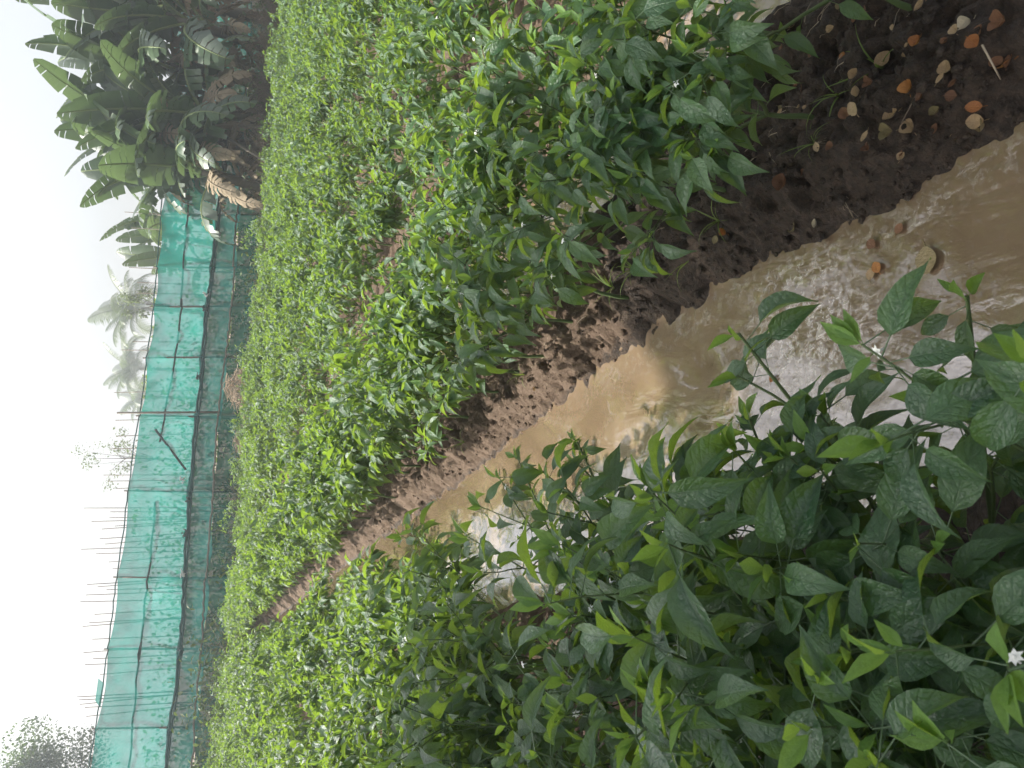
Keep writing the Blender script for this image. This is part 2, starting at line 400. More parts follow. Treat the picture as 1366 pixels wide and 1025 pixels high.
for i in range(14):
    LEAVES.append(leaf_geo(0.084, lr.uniform(0.18, 0.245), PROF, lr.uniform(0.1, 0.8), lr.uniform(0.15, 1.3), lr.uniform(0.01, 0.045), lr.uniform(-0.5, 0.5), lr.uniform(0, 6), lr.uniform(0.25, 0.5), lr.uniform(-0.3, 0.2), 9))
for i in range(6):
    YOUNG.append(leaf_geo(0.045, lr.uniform(0.17, 0.24), PROFY, lr.uniform(0.3, 0.9), lr.uniform(-0.2, 0.7), lr.uniform(0.01, 0.03), lr.uniform(-0.4, 0.4), lr.uniform(0, 6), 0.2, 0, 5))
LEAF_ME = [mk_mesh('chilli_leaf', V, F, M['leaf'], U) for V, F, U in LEAVES]
YOUNG_ME = [mk_mesh('chilli_young_leaf', V, F, M['young'], U) for V, F, U in YOUNG]
LEAF_NP = [(np.array(V), F, U) for V, F, U in LEAVES]; YOUNG_NP = [(np.array(V), F, U) for V, F, U in YOUNG]
def flower_mesh():
    b = MB()
    for k in range(6):
        a = k * math.pi / 3; c, s = math.cos(a), math.sin(a)
        pts = [(0, 0, 0), (0.006, -0.0035, 0.002), (0.013, 0, 0.001), (0.006, 0.0035, 0.002)]
        b.add([(x * c - y * s, x * s + y * c, z) for x, y, z in pts], [(0, 1, 2, 3)])
    b.tube([(0, 0, -0.012), (0, 0, 0.004)], 0.0018, 0.0025, 5)
    return b.mesh('flower', M['petal'])
FLOWER_ME = flower_mesh()
def pod_mesh():
    b = MB(); P = [(0, 0, 0), (0, 0, -0.015)]
    b.tube([(0, 0, 0.015), (0, 0, 0)], 0.0015, 0.002, 5)
    b.tube([(0, 0, 0), (0.001, 0, -0.01), (0.002, 0, -0.03), (0.005, 0, -0.05), (0.010, 0, -0.068)], 0.0062, 0.0012, 7)
    return b.mesh('chilli_pod', M['pod'])
POD_ME = pod_mesh()

def frame(d, up, roll=0.0):
    d = d.normalized(); x = d.cross(up)
    if x.length < 1e-3: x = d.orthogonal()
    x.normalize(); z = x.cross(d).normalized()
    if roll: q = Matrix.Rotation(roll, 3, d); x = q @ x; z = q @ z
    return Matrix(((x.x, d.x, z.x), (x.y, d.y, z.y), (x.z, d.z, z.z)))

def chilli(seed, height=0.85, spread=1.0, levels=4, lean=(0, 0), shoots=(), dens=1.0, bush=0.42):
    """returns stem MB, list of (kind, index, location, rotation3, scale)"""
    q = random.Random(seed); st = MB(); items = []
    def leaf(p, out, size, young=False):
        if young:
            d = out + Vector((q.uniform(-.7, .7), q.uniform(-.7, .7), q.uniform(-.1, .7)))
            items.append(('y', q.randrange(6), p, frame(d, Vector((0, 0, 1)), q.uniform(-.5, .5)), size)); return
        d = Vector((out.x, out.y, 0)); d = d.normalized() if d.length > 0.05 else Vector((q.uniform(-1, 1), q.uniform(-1, 1), 0)).normalized()
        d = d + Vector((q.uniform(-.55, .55), q.uniform(-.55, .55), q.uniform(-0.75, 0.30)))
        items.append(('l', q.randrange(14), p, frame(d, Vector((0, 0, 1)), q.uniform(-.6, .6)), size))
    def tip(p, d):
        n = q.randint(2, 4)
        for k in range(n):
            a = q.uniform(0, 6.28); leaf(p + d * q.uniform(-0.015, 0.005), d + Vector((math.cos(a), math.sin(a), 0.1)) * 0.9, q.uniform(0.55, 1.15), True)
        for k in range(max(1, int(q.randint(3, 5) * dens))):
            a = q.uniform(0, 6.28); leaf(p - d * q.uniform(0.01, 0.05), Vector((math.cos(a), math.sin(a), 0)), q.uniform(0.6, 0.95))
        if q.random() < 0.20: items.append(('f', 0, p - d * 0.03 + Vector((q.uniform(-.02, .02), q.uniform(-.02, .02), 0)), frame(Vector((q.uniform(-1, 1), q.uniform(-1, 1), .2)), Vector((q.uniform(-.6, .6), q.uniform(-.6, .6), 1))), 0.72))
        if q.random() < 0.16: items.append(('p', 0, p - d * 0.06, frame(Vector((q.uniform(-1, 1), q.uniform(-1, 1), 0)), Vector((0, 0, 1))), q.uniform(.7, 1.1)))
    def branch(p, d, L, r, lev):
        P = [p.copy()]; n = 3; dd = d.copy()
        for i in range(n):
            dd = (dd + Vector((q.uniform(-.14, .14), q.uniform(-.14, .14), 0.06))).normalized()
            p = p + dd * (L / n); P.append(p.copy())
            if lev > 0:
                for k in range(1 if q.random() < 0.75 * dens else (2 if dens > 1 else 0)):
                    a = q.uniform(0, 6.28); o = Vector((math.cos(a), math.sin(a), 0)) + Vector((p.x, p.y, 0)) * 1.6
                    leaf(p, o, q.uniform(0.75, 1.25))
        st.tube(P, r, r * 0.72, 4 if lev > 1 else 6, cap=False)
        if lev >= levels: tip(p, dd); return
        nb = 3 if (lev == 0 or q.random() < bush) else 2
        a0 = q.uniform(0, 6.28)
        for k in range(nb):
            a = a0 + k * 6.28 / nb + q.uniform(-.4, .4); sp_ = (0.62 if lev == 0 else 0.50) * spread * q.uniform(0.7, 1.25)
            nd = (dd + Vector((math.cos(a), math.sin(a), 0)) * sp_ * (1.25 if lev == 0 else 1)).normalized()
            branch(p, nd, L * q.uniform(0.68, 0.86) if lev else height * 0.27 * q.uniform(0.85, 1.15), r * 0.70, lev + 1)
    d0 = Vector((lean[0], lean[1], 1)).normalized()
    branch(Vector((0, 0, -0.03)), d0, height * 0.24, 0.0085, 0)
    for sh in shoots:                                   # a long side shoot that ends at a given point
        e = Vector(sh); p0 = Vector((0, 0, 0.18)); c = Vector((e.x * 0.55, e.y * 0.55, e.z * 0.62 + 0.04))
        P = []
        for i in range(9):
            t = i / 8; P.append(p0 * (1 - t) ** 2 + c * 2 * t * (1 - t) + e * t * t)
        st.tube(P, 0.006, 0.0025, 6, cap=False)
        for i in range(3, 8):
            for k in range(2):
                a = q.uniform(0, 6.28); leaf(P[i], Vector((math.cos(a), math.sin(a), 0)) + Vector((e.x, e.y, 0)), q.uniform(0.75, 1.2))
            if i in (5, 6):
                a = q.uniform(0, 6.28); e2 = P[i] + Vector((math.cos(a) * .09, math.sin(a) * .09, .09)); st.tube([P[i], (P[i] + e2) / 2 + Vector((0, 0, -.01)), e2], 0.003, 0.002, 5, cap=False); tip(e2, (e2 - P[i]).normalized())
        tip(e, (P[-1] - P[-2]).normalized())
    return st, items

def foliage_mesh(name, items):
    V = []; F = []; U = []; T = []; Mi = []; b = 0; q = random.Random(len(items))
    for kind, i, p, rot, s in items:
        if kind == 'l': v, f, u = LEAF_NP[i]; mi = 0
        elif kind == 'y': v, f, u = YOUNG_NP[i]; mi = 1
        else: continue
        A = np.array(rot) * s; V.append(v @ A.T + np.array(p)); F.extend([tuple(k + b for k in ff) for ff in f]); U.extend(u)
        T.extend([q.random()] * len(v)); Mi.extend([mi] * len(f)); b += len(v)
    return mk_mesh(name, np.concatenate(V), F, [M['leaf'], M['young']], U, T, True, Mi)

def rot_quat(rot): return rot.to_quaternion()
def near_plant(name, loc, rz, seed, label, group, **kw):
    root = empty(name, loc); root.rotation_euler.z = rz; tag(root, label, 'plant', group)
    sh = kw.pop('shoots', ()); big = kw.pop('big', 1.0)
    inv = Matrix.Rotation(-rz, 3, 'Z')
    sh = [inv @ (Vector(p) - Vector(loc)) for p in sh]
    st, items = chilli(seed, shoots=sh, **kw)
    link('stem', st.mesh('chilli_stem', M['stem']), root)
    nl = 0; extra = []
    items = sorted(items, key=lambda it: -it[2].z)
    for it in items:
        kind, i, p, rot, s = it
        if kind == 'l':
            nl += 1
            if nl > 290: extra.append(it); continue
            o = link('leaf', LEAF_ME[i], root)
        elif kind == 'y': o = link('young_leaf', YOUNG_ME[i], root)
        elif kind == 'f': o = link('flower', FLOWER_ME, root)
        else: o = link('chilli_pod', POD_ME, root)
        o.location = p; o.rotation_mode = 'QUATERNION'; o.rotation_quaternion = rot_quat(rot); s *= big if kind in 'ly' else 1; o.scale = (s, s, s)
    if extra: link('leaves', foliage_mesh('leaves', extra), root)['kind'] = 'stuff'
    return root

# ------------------------------------------------------------------ the rows of chilli plants
ORD = ['nearest', 'second', 'third', 'fourth', 'fifth', 'sixth', 'seventh', 'eighth', 'ninth', 'tenth', 'eleventh', 'twelfth']
TENS = ['', '', 'twenty', 'thirty', 'forty', 'fifty']
ONES = ['', 'first', 'second', 'third', 'fourth', 'fifth', 'sixth', 'seventh', 'eighth', 'ninth', 'tenth', 'eleventh', 'twelfth', 'thirteenth', 'fourteenth', 'fifteenth', 'sixteenth', 'seventeenth', 'eighteenth', 'nineteenth']
def ordinal(n): return ONES[n] if n < 20 else (TENS[n // 10][:-1] + 'ieth' if n % 10 == 0 else TENS[n // 10] + '-' + ONES[n % 10])
VARI = []
def far_variant(i):
    st, items = chilli(100 + i, height=0.80 + 0.10 * (i % 3 - 1), spread=1.1, levels=4, dens=1.15)
    return st.mesh('chilli_stem', M['stem']), foliage_mesh('leaves', items)
for i in range(9): VARI.append(far_variant(i))
MIDL = 'bushy sunlit chilli plant in the rows beyond the mud bank, away from the camera'
def far_plant(x, y, i, sc, label, group):
    root = empty('chilli_plant', (x, y, gz(x, y))); tag(root, label, 'plant', group)
    root.rotation_euler.z = rnd.uniform(0, 6.28); root.scale = (sc, sc, sc * rnd.uniform(0.92, 1.1))
    link('stem', VARI[i][0], root); o = link('leaves', VARI[i][1], root); o['kind'] = 'stuff'
    return root
def in_view(x, y, pad=0.7):
    d = Vector((x, y, 0.45 - CAM_H)); z = d.dot(FW)
    if z < 0.25: return False
    u = d.dot(RT) / z * FPX; v = -d.dot(UP) / z * FPX; k = pad / z * FPX
    return abs(u) < 512 + k and -683 - k < v < 683 + k

SHOOTS = {  # (row, index): points at which overhanging shoots end
    ('L', 1): [on(985, 445, 0.80), on(1290, 395, 0.74)],
    ('L', 2): [on(1000, 560, 0.66)],
    ('L', 4): [on(770, 590, 0.62)],
    ('L', 5): [on(690, 610, 0.60)],
}
rows = [('L', -0.05, 0.36, 'chilli plant overhanging the water on the side away from the mud bank'),
        ('R', 1.37, 0.34, 'chilli plant rooted on the mud bank beside the brown water')]
near_count = 0; far_count = 0
for key, w, sp_, txt in rows:
    s = 0.62 if key == 'L' else 0.85; k = 0; nn = 0
    while s < 15.6:
        ww = w + rnd.uniform(-.06, .06) + (0.30 * float(sstep(2.4, 4.6, s)) if key == 'L' else 0); x, y = ws(ww, s + rnd.uniform(-.05, .05))
        if y > 14.6: break
        if in_view(x, y):
            h = rnd.uniform(0.86, 1.0) if key == 'L' else rnd.uniform(0.80, 0.95)
            if s < (2.9 if key == 'L' else 3.1):
                near_plant('chilli_plant', (x, y, gz(x, y)), rnd.uniform(0, 6.28), 11 + k * 7 + (50 if key == 'R' else 0),
                           f'{ORD[min(k, 11)]} {txt}' if k else f'large-leaved chilli plant nearest the camera of those {"overhanging the water" if key == "L" else "rooted on the mud bank"}',
                           None, height=h, spread=(1.05 if key == 'L' else 1.2), shoots=SHOOTS.get((key, k), ()), dens=1.1, big=1.2 if key == 'L' and s < 1.6 else 1.05)
                k += 1; near_count += 1
            else:
                nn += 1
                far_plant(x, y, rnd.randrange(9), rnd.uniform(0.95, 1.08),
                          f'{ordinal(nn + k)} chilli plant from the camera in the row overhanging the water' if key == 'L' else f'{ordinal(nn + k)} chilli plant from the camera in the row on the mud bank',
                          'chilli plants lining the furrow on the left row' if key == 'L' else 'chilli plants lining the furrow on the bank row'); far_count += 1
        s += sp_ * rnd.uniform(0.9, 1.1)
s = 1.9; nn = 0
while s < 15.0:
    x, y = ws(1.68 + rnd.uniform(-.05, .05), s)
    if y < 14.4 and in_view(x, y):
        nn += 1; far_plant(x, y, rnd.randrange(9), rnd.uniform(0.84, 0.98), f'{ordinal(nn)} smaller chilli plant from the camera, tucked close behind the bank row', 'chilli plants tucked behind the bank row')
    s += rnd.uniform(.52, .68)
# second row behind the left one
kk = 0
for ri, w in enumerate([-0.55, -1.2, -1.9, -2.6, -3.3, -4.0, -4.7, -5.4]):
    s = 0.25 + rnd.uniform(0, .3); nn = 0
    while s < 15.5:
        x, y = ws(w + rnd.uniform(-.08, .08), s)
        if 0.3 < y < 14.0 and in_view(x, y) and math.hypot(x, y) > 0.45:
            if ri == 0 and s < 1.9:
                near_plant('chilli_plant', (x, y, gz(x, y)), rnd.uniform(0, 6.28), 311 + kk * 5, f'{ORD[kk]} chilli plant in the row behind the plants overhanging the water', None, height=rnd.uniform(.82, .98), spread=1.1, dens=1.0); kk += 1; near_count += 1
            else:
                nn += 1; far_plant(x, y, rnd.randrange(9), rnd.uniform(0.88, 1.06), f'{ordinal(nn + (kk if ri == 0 else 0))} chilli plant from the camera in the {ordinal(ri + 1)} row behind the waterside row', 'chilli plants in the rows away from the bank'); far_count += 1
        s += 0.44 * rnd.uniform(0.88, 1.15)
for k, (w, s_) in enumerate([(-.26, .42), (-.30, .78), (-.22, 1.12), (-.85, .70)]):
    x, y = ws(w, s_); near_plant('chilli_plant', (x, y, gz(x, y)), rnd.uniform(0, 6.28), 811 + k * 5, ['lowest chilli plant in the photo, right below the camera', 'chilli plant squeezed in just behind the one right below the camera', 'third plant of the group squeezed in behind the waterside row', 'chilli plant in the corner of the photo away from the water'][k], None, height=rnd.uniform(.8, .95), spread=1.15, dens=1.1, big=1.2)
kk = 0
for ri, w in enumerate([2.72, 3.70, 4.62, 5.5, 6.35, 7.2, 8.05, 8.9, 9.75, 10.6]):
    s = 1.2 - ri * 0.3 + rnd.uniform(0, .3); nn = 0
    while s < 15.5:
        x, y = ws(w + rnd.uniform(-.08, .08), s)
        if 0.8 < y < 14.7 and in_view(x, y):
            if ri == 0 and s < 2.5:
                near_plant('chilli_plant', (x, y, gz(x, y)), rnd.uniform(0, 6.28), 511 + kk * 5, f'{ORD[kk]} chilli plant in the row just behind the mud bank row', None, height=rnd.uniform(.78, .9), spread=1.1, dens=1.0); kk += 1; near_count += 1
            else:
                nn += 1; far_plant(x, y, rnd.randrange(9), rnd.uniform(0.85, 1.04), f'{ordinal(nn + (kk if ri == 0 else 0))} sunlit chilli plant from the camera in the {ordinal(ri + 1)} row behind the bank row' if ri < 6 else ('sunlit chilli plant in the far rows in front of the banana clump' if x > 3.2 else 'sunlit chilli plant in the far rows in front of the net'), 'chilli plants in the sunlit field beyond the bank'); far_count += 1
        s += 0.46 * rnd.uniform(0.88, 1.15) * (1.0 if ri < 4 else 1.12)
print('near plants', near_count, 'far plants', far_count)

# ------------------------------------------------------------------ shade net fence
FX0, FY0, FK = 0.0, 16.2, 0.22                          # the fence runs along Y = FY0 + FK x
def on_fence(x, y, off=0.0):
    d = ray(x, y); t = (FY0 + off) / (d.y - FK * d.x); return Vector((0, 0, CAM_H)) + d * t
def prof(pts, y): 
    ys = [p[1] for p in pts]; xs = [p[0] for p in pts]
    return float(np.interp(y, ys[::-1] if ys[0] > ys[-1] else ys, xs[::-1] if ys[0] > ys[-1] else xs))
TOP = [(232, -60), (229, 100), (226, 180), (216, 270), (210, 350), (203, 430), (195, 480), (189, 540), (178, 600), (170, 660), (163, 720), (155, 780), (146, 850), (136, 920), (128, 970), (117, 1025), (108, 1100)]
RAIL = [(270, -60), (257, 180), (251, 270), (245, 350), (240, 430), (226, 520), (214, 585), (208, 660), (203, 720), (196, 780), (187, 860), (180, 930), (174, 1000), (168, 1100)]
SEAM = [(312, -60), (305, 180), (292, 270), (281, 370), (272, 440), (266, 520), (259, 590), (252, 660), (248, 720), (246, 780), (240, 860), (232, 930), (222, 1000), (210, 1100)]
BOT = [(335, -60), (330, 180), (320, 270), (314, 370), (308, 440), (298, 520), (290, 590), (286, 660), (281, 720), (276, 780), (272, 860), (266, 930), (260, 1000), (252, 1100)]
GRD = [(BOT_x + 40, BOT_y) for BOT_x, BOT_y in BOT]
POLES = [-40, 60, 150, 220, 287, 357, 410, 478, 555, 655, 770, 866, 972, 1070]
fence = empty('shade_net_fence', (0, FY0, 0)); tag(fence, 'long turquoise shade net fence on bamboo poles along the far end of the field', 'fence')
FO = Vector((0, FY0, 0))
for i, y in enumerate(POLES):
    t = on_fence(prof(TOP, y) - 2, y, 0.03); b = on_fence(prof(SEAM, y), y, 0.03)
    g = b + (b - t) * ((b.z - 0.0) / max(0.3, t.z - b.z)); 
    mb = MB(); mid = (t + g) / 2 + Vector((rnd.uniform(-.03, .03), 0, 0))
    mb.tube([g - FO, mid - FO, t - FO + Vector((0, 0, .04))], 0.022, 0.016, 6); link('pole', mb.mesh('pole', M['pole']), fence)
def strip(name, A, B, y0, y1, mat, off, nx=14, nz=9, amp=0.05, seed=0, wavy=0.0, parent=fence):
    V = []; F = []; UVs = []
    for i in range(nx + 1):
        y = y0 + (y1 - y0) * i / nx
        p = on_fence(prof(A, y), y); b = on_fence(prof(B, y), y)
        ph = math.sin(math.pi * i / nx)
        for j in range(nz + 1):
            t = j / nz; c = p.lerp(b, t)
            n = float(fbm(np.array([c.x * 2.3 + c.z * 1.1 + seed]), np.array([c.z * 1.3]), 61, 4)[0])
            c = c + Vector((0.02 * n, -off + amp * n - 0.06 * ph * math.sin(math.pi * t), (-0.05 * ph * (1 - t) ** 3) + (wavy * float(fbm(np.array([c.x * 2.2 + seed]), np.array([2.0]), 77, 2)[0]) * t ** 4)))
            V.append(c - FO); UVs.append((i / nx, t))
    for i in range(nx):
        for j in range(nz):
            a = i * (nz + 1) + j; F.append((a, a + 1, a + nz + 2, a + nz + 1))
    return link(name, mk_mesh(name, V, F, mat, UVs), parent)
for i in range(len(POLES) - 1):
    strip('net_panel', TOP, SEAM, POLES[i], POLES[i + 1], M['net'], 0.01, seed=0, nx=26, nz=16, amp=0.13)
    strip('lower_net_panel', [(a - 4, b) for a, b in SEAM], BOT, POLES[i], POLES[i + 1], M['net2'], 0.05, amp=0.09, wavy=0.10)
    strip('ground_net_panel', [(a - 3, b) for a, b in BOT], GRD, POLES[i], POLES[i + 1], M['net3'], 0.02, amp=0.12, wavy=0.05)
def line_part(name, A, y0, y1, r, mat, off, jit=0.0, n=18, dx=0):
    mb = MB(); P = []
    for i in range(n + 1):
        y = y0 + (y1 - y0) * i / n; p = on_fence(prof(A, y) + dx, y) - FO
        P.append(p + Vector((0, -off, jit * float(fbm(np.array([i * 0.9 + y0]), np.array([1.0]), 71, 2)[0]))))
    mb.tube(P, r, r, 6); return link(name, mb.mesh(name, mat), fence)
for i in range(len(POLES) - 1):
    a, b = POLES[i], POLES[i + 1]
    line_part('top_rope', TOP, a, b, 0.011, M['rope'], 0.02, 0.025, n=9)
    line_part('bottom_rail', [(x - 3, y) for x, y in BOT], a, b, 0.018, M['pole'], 0.11, 0.03, dx=rnd.uniform(-1, 1))
    line_part('seam', SEAM, a, b, 0.022, M['rope'], 0.085, 0.05, n=9)
    if a >= 220: line_part('seam', SEAM, a, b, 0.018, M['rope'], 0.09, 0.03, n=7, dx=3)
for a, b in ((150, 410), (400, 590), (670, 880), (860, 1080), (-40, 160)):
    line_part('rail', RAIL, a, b, 0.017, M['rail'], 0.03, 0.03)
mb = MB(); mb.tube([on_fence(207, 573, -.05) - FO, on_fence(248, 627, -.05) - FO], 0.022, 0.022, 6); link('brace', mb.mesh('brace', M['rail']), fence)
mb = MB(); mb.tube([on_fence(156, 551, -.06) - FO, on_fence(292, 550, -.06) - FO], 0.02, 0.02, 6); link('brace', mb.mesh('brace', M['pole']), fence)
for x, y in [(292, 312), (273, 395), (264, 502), (273, 412), (249, 668), (244, 765), (246, 712), (243, 640)]:
    mb = MB(); c = on_fence(x, y, -0.12) - FO
    for k in range(5): mb.tube([c + Vector((rnd.uniform(-.06, .06), 0, rnd.uniform(-.04, .04))), c + Vector((rnd.uniform(-.1, .1), -.02, rnd.uniform(-.08, .05)))], 0.018, 0.006, 5)
    link('rag_tie', mb.mesh('rag_tie', M['rail'] if rnd.random() < .6 else M['wrag']), fence)
# torn net corner standing up at one pole
V = [on_fence(127, 935, -.03) - FO, on_fence(131, 905, -.03) - FO, on_fence(139, 912, -.03) - FO, on_fence(134, 945, -.03) - FO]
link('net_flap', mk_mesh('net_flap', V, [(0, 1, 2, 3)], M['net']), fence)

# thin stakes of the garden behind the net
STK = [(166, 283, 215), (172, 357, 210), (183, 377, 203), (183, 391, 202), (175, 304, 214), (177, 456, 196), (161, 467, 196), (152, 524, 183), (154, 561, 182), (155, 582, 178), (147, 599, 175), (138, 634, 172),
       (143, 642, 171), (155, 652, 170), (112, 678, 167), (147, 683, 167), (146, 691, 166), (122, 696, 166), (136, 706, 165), (153, 702, 165), (133, 719, 163), (140, 726, 163), (108, 733, 162), (128, 739, 161), (145, 750, 160),
       (150, 759, 158), (116, 780, 156), (130, 783, 156), (114, 794, 154), (107, 803, 153), (142, 787, 155), (126, 820, 151), (119, 831, 149), (110, 836, 148), (123, 853, 145), (111, 871, 143), (124, 879, 142), (113, 887, 141), (133, 900, 139), (102, 930, 134), (105, 934, 134), (106, 940, 133), (113, 944, 132), (115, 956, 131)]
STK.sort(key=lambda t: t[1])
for i, (xt, yt, xb) in enumerate(STK):
    off = rnd.uniform(0.35, 1.3); t = on_fence(xt, yt, off); b = on_fence(xb + 12, yt - rnd.uniform(1, 4) * (1 if yt > 700 else 0.2), off)
    g = b + (b - t) * (b.z / max(0.25, (t.z - b.z))) if t.z - b.z > 0.25 else Vector((b.x, b.y, 0))
    dx = max(-0.25, min(0.25, (g.x - t.x))); g = Vector((t.x + dx, b.y, -0.03))
    mb = MB(); mid = (t + g) / 2 + Vector((rnd.uniform(-.04, .04), 0, 0)); o = Vector((g.x, g.y, 0))
    mb.tube([g - o, mid - o, t - o], 0.014, 0.008, 5)
    q = link('garden_stake', mb.mesh('garden_stake', M['pole'])); q.location = o
    tag(q, f'{ordinal(i + 1)} thin bamboo stake above the turquoise net, counted from the banana clump', 'stake', 'bamboo stakes behind the net')

# climbing plants behind the net
def leaf_cloud(n, fn, size, seed, lens=(0.8, 1.3), down=0.3):
    q = random.Random(seed); mb = MB()
    for k in range(n):
        p = fn(q); L = size * q.uniform(*lens); d = Vector((q.uniform(-1, 1), q.uniform(-1, 1), q.uniform(-1, .6) - down)).normalized()
        A = frame(d, Vector((q.uniform(-.6, .6), q.uniform(-.6, .6), 1)))
        pts = [(0, 0, 0), (0.28, 0.35, 0.06), (0.22, 0.75, 0.02), (0, 1, -.08), (-0.22, 0.75, 0.02), (-0.28, 0.35, 0.06)]
        mb.add([Vector(p) + A @ (Vector(c) * L) for c in pts], [(0, 1, 2, 3), (0, 3, 4, 5)], [(c[0] + .5, c[1]) for c in pts], q.random())
    return mb
def vine(x, y, h, seed):
    root = empty('climbing_vine', (x, y, 0)); tag(root, 'leafy vine climbing stakes behind the turquoise net', 'vine', 'vines growing behind the net')
    q = random.Random(seed); mb = MB()
    for k in range(4):
        P = [Vector((q.uniform(-.3, .3), q.uniform(-.2, .2), 0))]
        for i in range(6): P.append(P[-1] + Vector((q.uniform(-.2, .2), q.uniform(-.1, .1), h / 6)))
        mb.tube(P, 0.012, 0.005, 4)
    link('stem', mb.mesh('vine_stem', M['stem']), root)
    lc = leaf_cloud(1500, lambda q: (q.gauss(0, .55), q.gauss(0, .25), min(1.15, abs(q.gauss(.38, .34))) * h), 0.085, seed)
    link('leaves', lc.mesh('vine_leaves', M['vine']), root)['kind'] = 'stuff'
for i in range(17):
    x = -9.0 + i * 1.05 + rnd.uniform(-.25, .25); vine(x, FY0 + FK * x + 0.75 + rnd.uniform(0, .5), rnd.uniform(1.5, 2.3), 900 + i)

# ------------------------------------------------------------------ banana plants
def banana_leaf(L, W, arch, tear, seed, mat, hang=0.0):
    q = random.Random(seed); mb = MB(); n = 18; P = []; ang = 1.25 - hang; p = Vector((0, 0, 0))
    for i in range(n + 1):
        P.append(p.copy()); p = p + Vector((0, math.cos(ang), math.sin(ang))) * (L / n); ang -= arch / n * (0.5 + 1.2 * i / n)
    rib = MB(); rib.tube(P, 0.035, 0.006, 5)
    a0 = 3
    for side in (-1, 1):
        dz = 0.0
        for i in range(a0, n):
            v0 = (i - a0) / (n - a0); v1 = (i + 1 - a0) / (n - a0)
            if i == a0 or q.random() < tear: dz = q.uniform(-1.0, 0.15) * tear; sh = q.uniform(0, .25) * tear
            w0 = W * math.sin(math.pi * min(1, max(0.02, v0 ** 0.6 * 0.93 + .05))) ** .6; w1 = W * math.sin(math.pi * min(1, max(0.02, v1 ** .6 * 0.93 + .05))) ** .6
            if v1 >= 0.99: w1 = 0.02
            A, B = P[i], P[i + 1]; d = (B - A).normalized(); nn = Vector((1, 0, 0)).cross(d).normalized()
            dr = Vector((0, 0, 1))
            def pt(base, w, k): return base + Vector((side * w * k * (1 - 0.25 * abs(dz) * k), 0, 0)) + nn * (0.35 * w * k * (1 - k)) + dr * (dz * w * k * k * 1.0) + d * (0.25 * w * k)
            g = 0.12 * (B - A) if q.random() < tear else Vector((0, 0, 0))
            vs = [pt(A + g, w0, 0), pt(A + g, w0, .5), pt(A + g, w0, 1), pt(B, w1, 0), pt(B, w1, .5), pt(B, w1, 1)]
            uv = [(.5, v0), (.5 + side * .25, v0), (.5 + side * .5, v0), (.5, v1), (.5 + side * .25, v1), (.5 + side * .5, v1)]
            mb.add(vs, [(0, 1, 4, 3), (1, 2, 5, 4)], uv, 0.0, 0)
    return mb.mesh('banana_leaf', mat), rib.mesh('banana_midrib', M['midrib'] if mat is M['banana'] else mat)
BL = [banana_leaf(1.9, .34, a, t, 40 + i, M['banana'], h) for i, (a, t, h) in enumerate([(.5, .2, 0), (.9, .45, .1), (1.5, .6, .25), (2.0, .8, .35), (2.4, .85, .6), (1.1, .8, .05)])]
BD = [banana_leaf(1.5, .20, a, t, 60 + i, M['banana_dry'], h) for i, (a, t, h) in enumerate([(1.6, .8, 1.3), (1.2, .9, 1.9), (2.2, .8, .7)])]
def banana(x, y, h, seed, label, n=9, sc=1.0, group=None, dry=4, z=0.0):
    q = random.Random(seed); root = empty('banana_plant', (x, y, z)); tag(root, label, 'banana plant', group)
    lean = Vector((q.uniform(-.12, .12), q.uniform(-.1, .1), 1)); mb = MB(); P = [Vector((lean.x * t * h, lean.y * t * h, t * h)) for t in (-.03, .25, .5, .75, 1.0)]
    mb.tube(P, 0.13 * sc, 0.06 * sc, 9); link('pseudostem', mb.mesh('banana_pseudostem', M['pseudostem']), root)
    a = q.uniform(0, 6.28)
    for k in range(n):
        t = k / max(1, n - 1); i = min(5, int(q.uniform(0, 2.2) if t < .35 else q.uniform(1, 4.4) if t < .75 else q.uniform(2.5, 5)))
        o = link('leaf', BL[i][0], root); link('midrib', BL[i][1], o); o.location = P[4] + Vector((0, 0, -(.28 if h < 2 else .75) * t * sc)); a += 2.4 + q.uniform(-.4, .4)
        o.rotation_euler = (q.uniform(-.12, .12) + (0.25 - .35 * t), q.uniform(-.2, .2), a); s = sc * q.uniform(.8, 1.1); o.scale = (s, s, s)
    for k in range(dry):
        o = link('dry_leaf', *(lambda t: (t[0], root))(BD[dk := q.randrange(3)])); link('midrib', BD[dk][1], o); o.location = P[4] + Vector((0, 0, -q.uniform(.2, 1.2) * sc)); a += 2.4
        o.rotation_euler = (q.uniform(-.1, .1), q.uniform(-.2, .2), a); s = sc * q.uniform(.7, 1.05); o.scale = (s, s, s)
    return root
def spot(x, y, Y): p = at(x, y, Y); return p.x, p.y
BAN = [((110, 215, 16.0), 2.15, 1.0, 'banana plant at the open side of the clump, leaves spreading over the turquoise net'),
       ((110, 150, 16.6), 2.75, 1.05, 'tall banana plant in the clump with broad upright green leaves'),
       ((110, 105, 15.8), 2.2, 1.0, 'banana plant in the middle front of the clump with torn drooping leaves'),
       ((110, 55, 16.5), 3.0, 1.05, 'tallest banana plant of the clump with bare leaf stalks against the sky'),
       ((110, 10, 15.9), 2.6, 1.0, 'banana plant at the photo edge with large dark leaves'),
       ((110, 180, 17.2), 1.8, 0.95, 'short banana plant deep inside the clump behind the others'),
       ((110, -40, 16.8), 3.1, 1.05, 'banana plant cut by the photo edge behind the dark leaved one')]
for i, (p, h, sc, lab) in enumerate(BAN):
    x, y = spot(*p); banana(x, y, h, 70 + i, lab, 17, sc * 1.1, 'banana clump at the end of the net fence', 11)
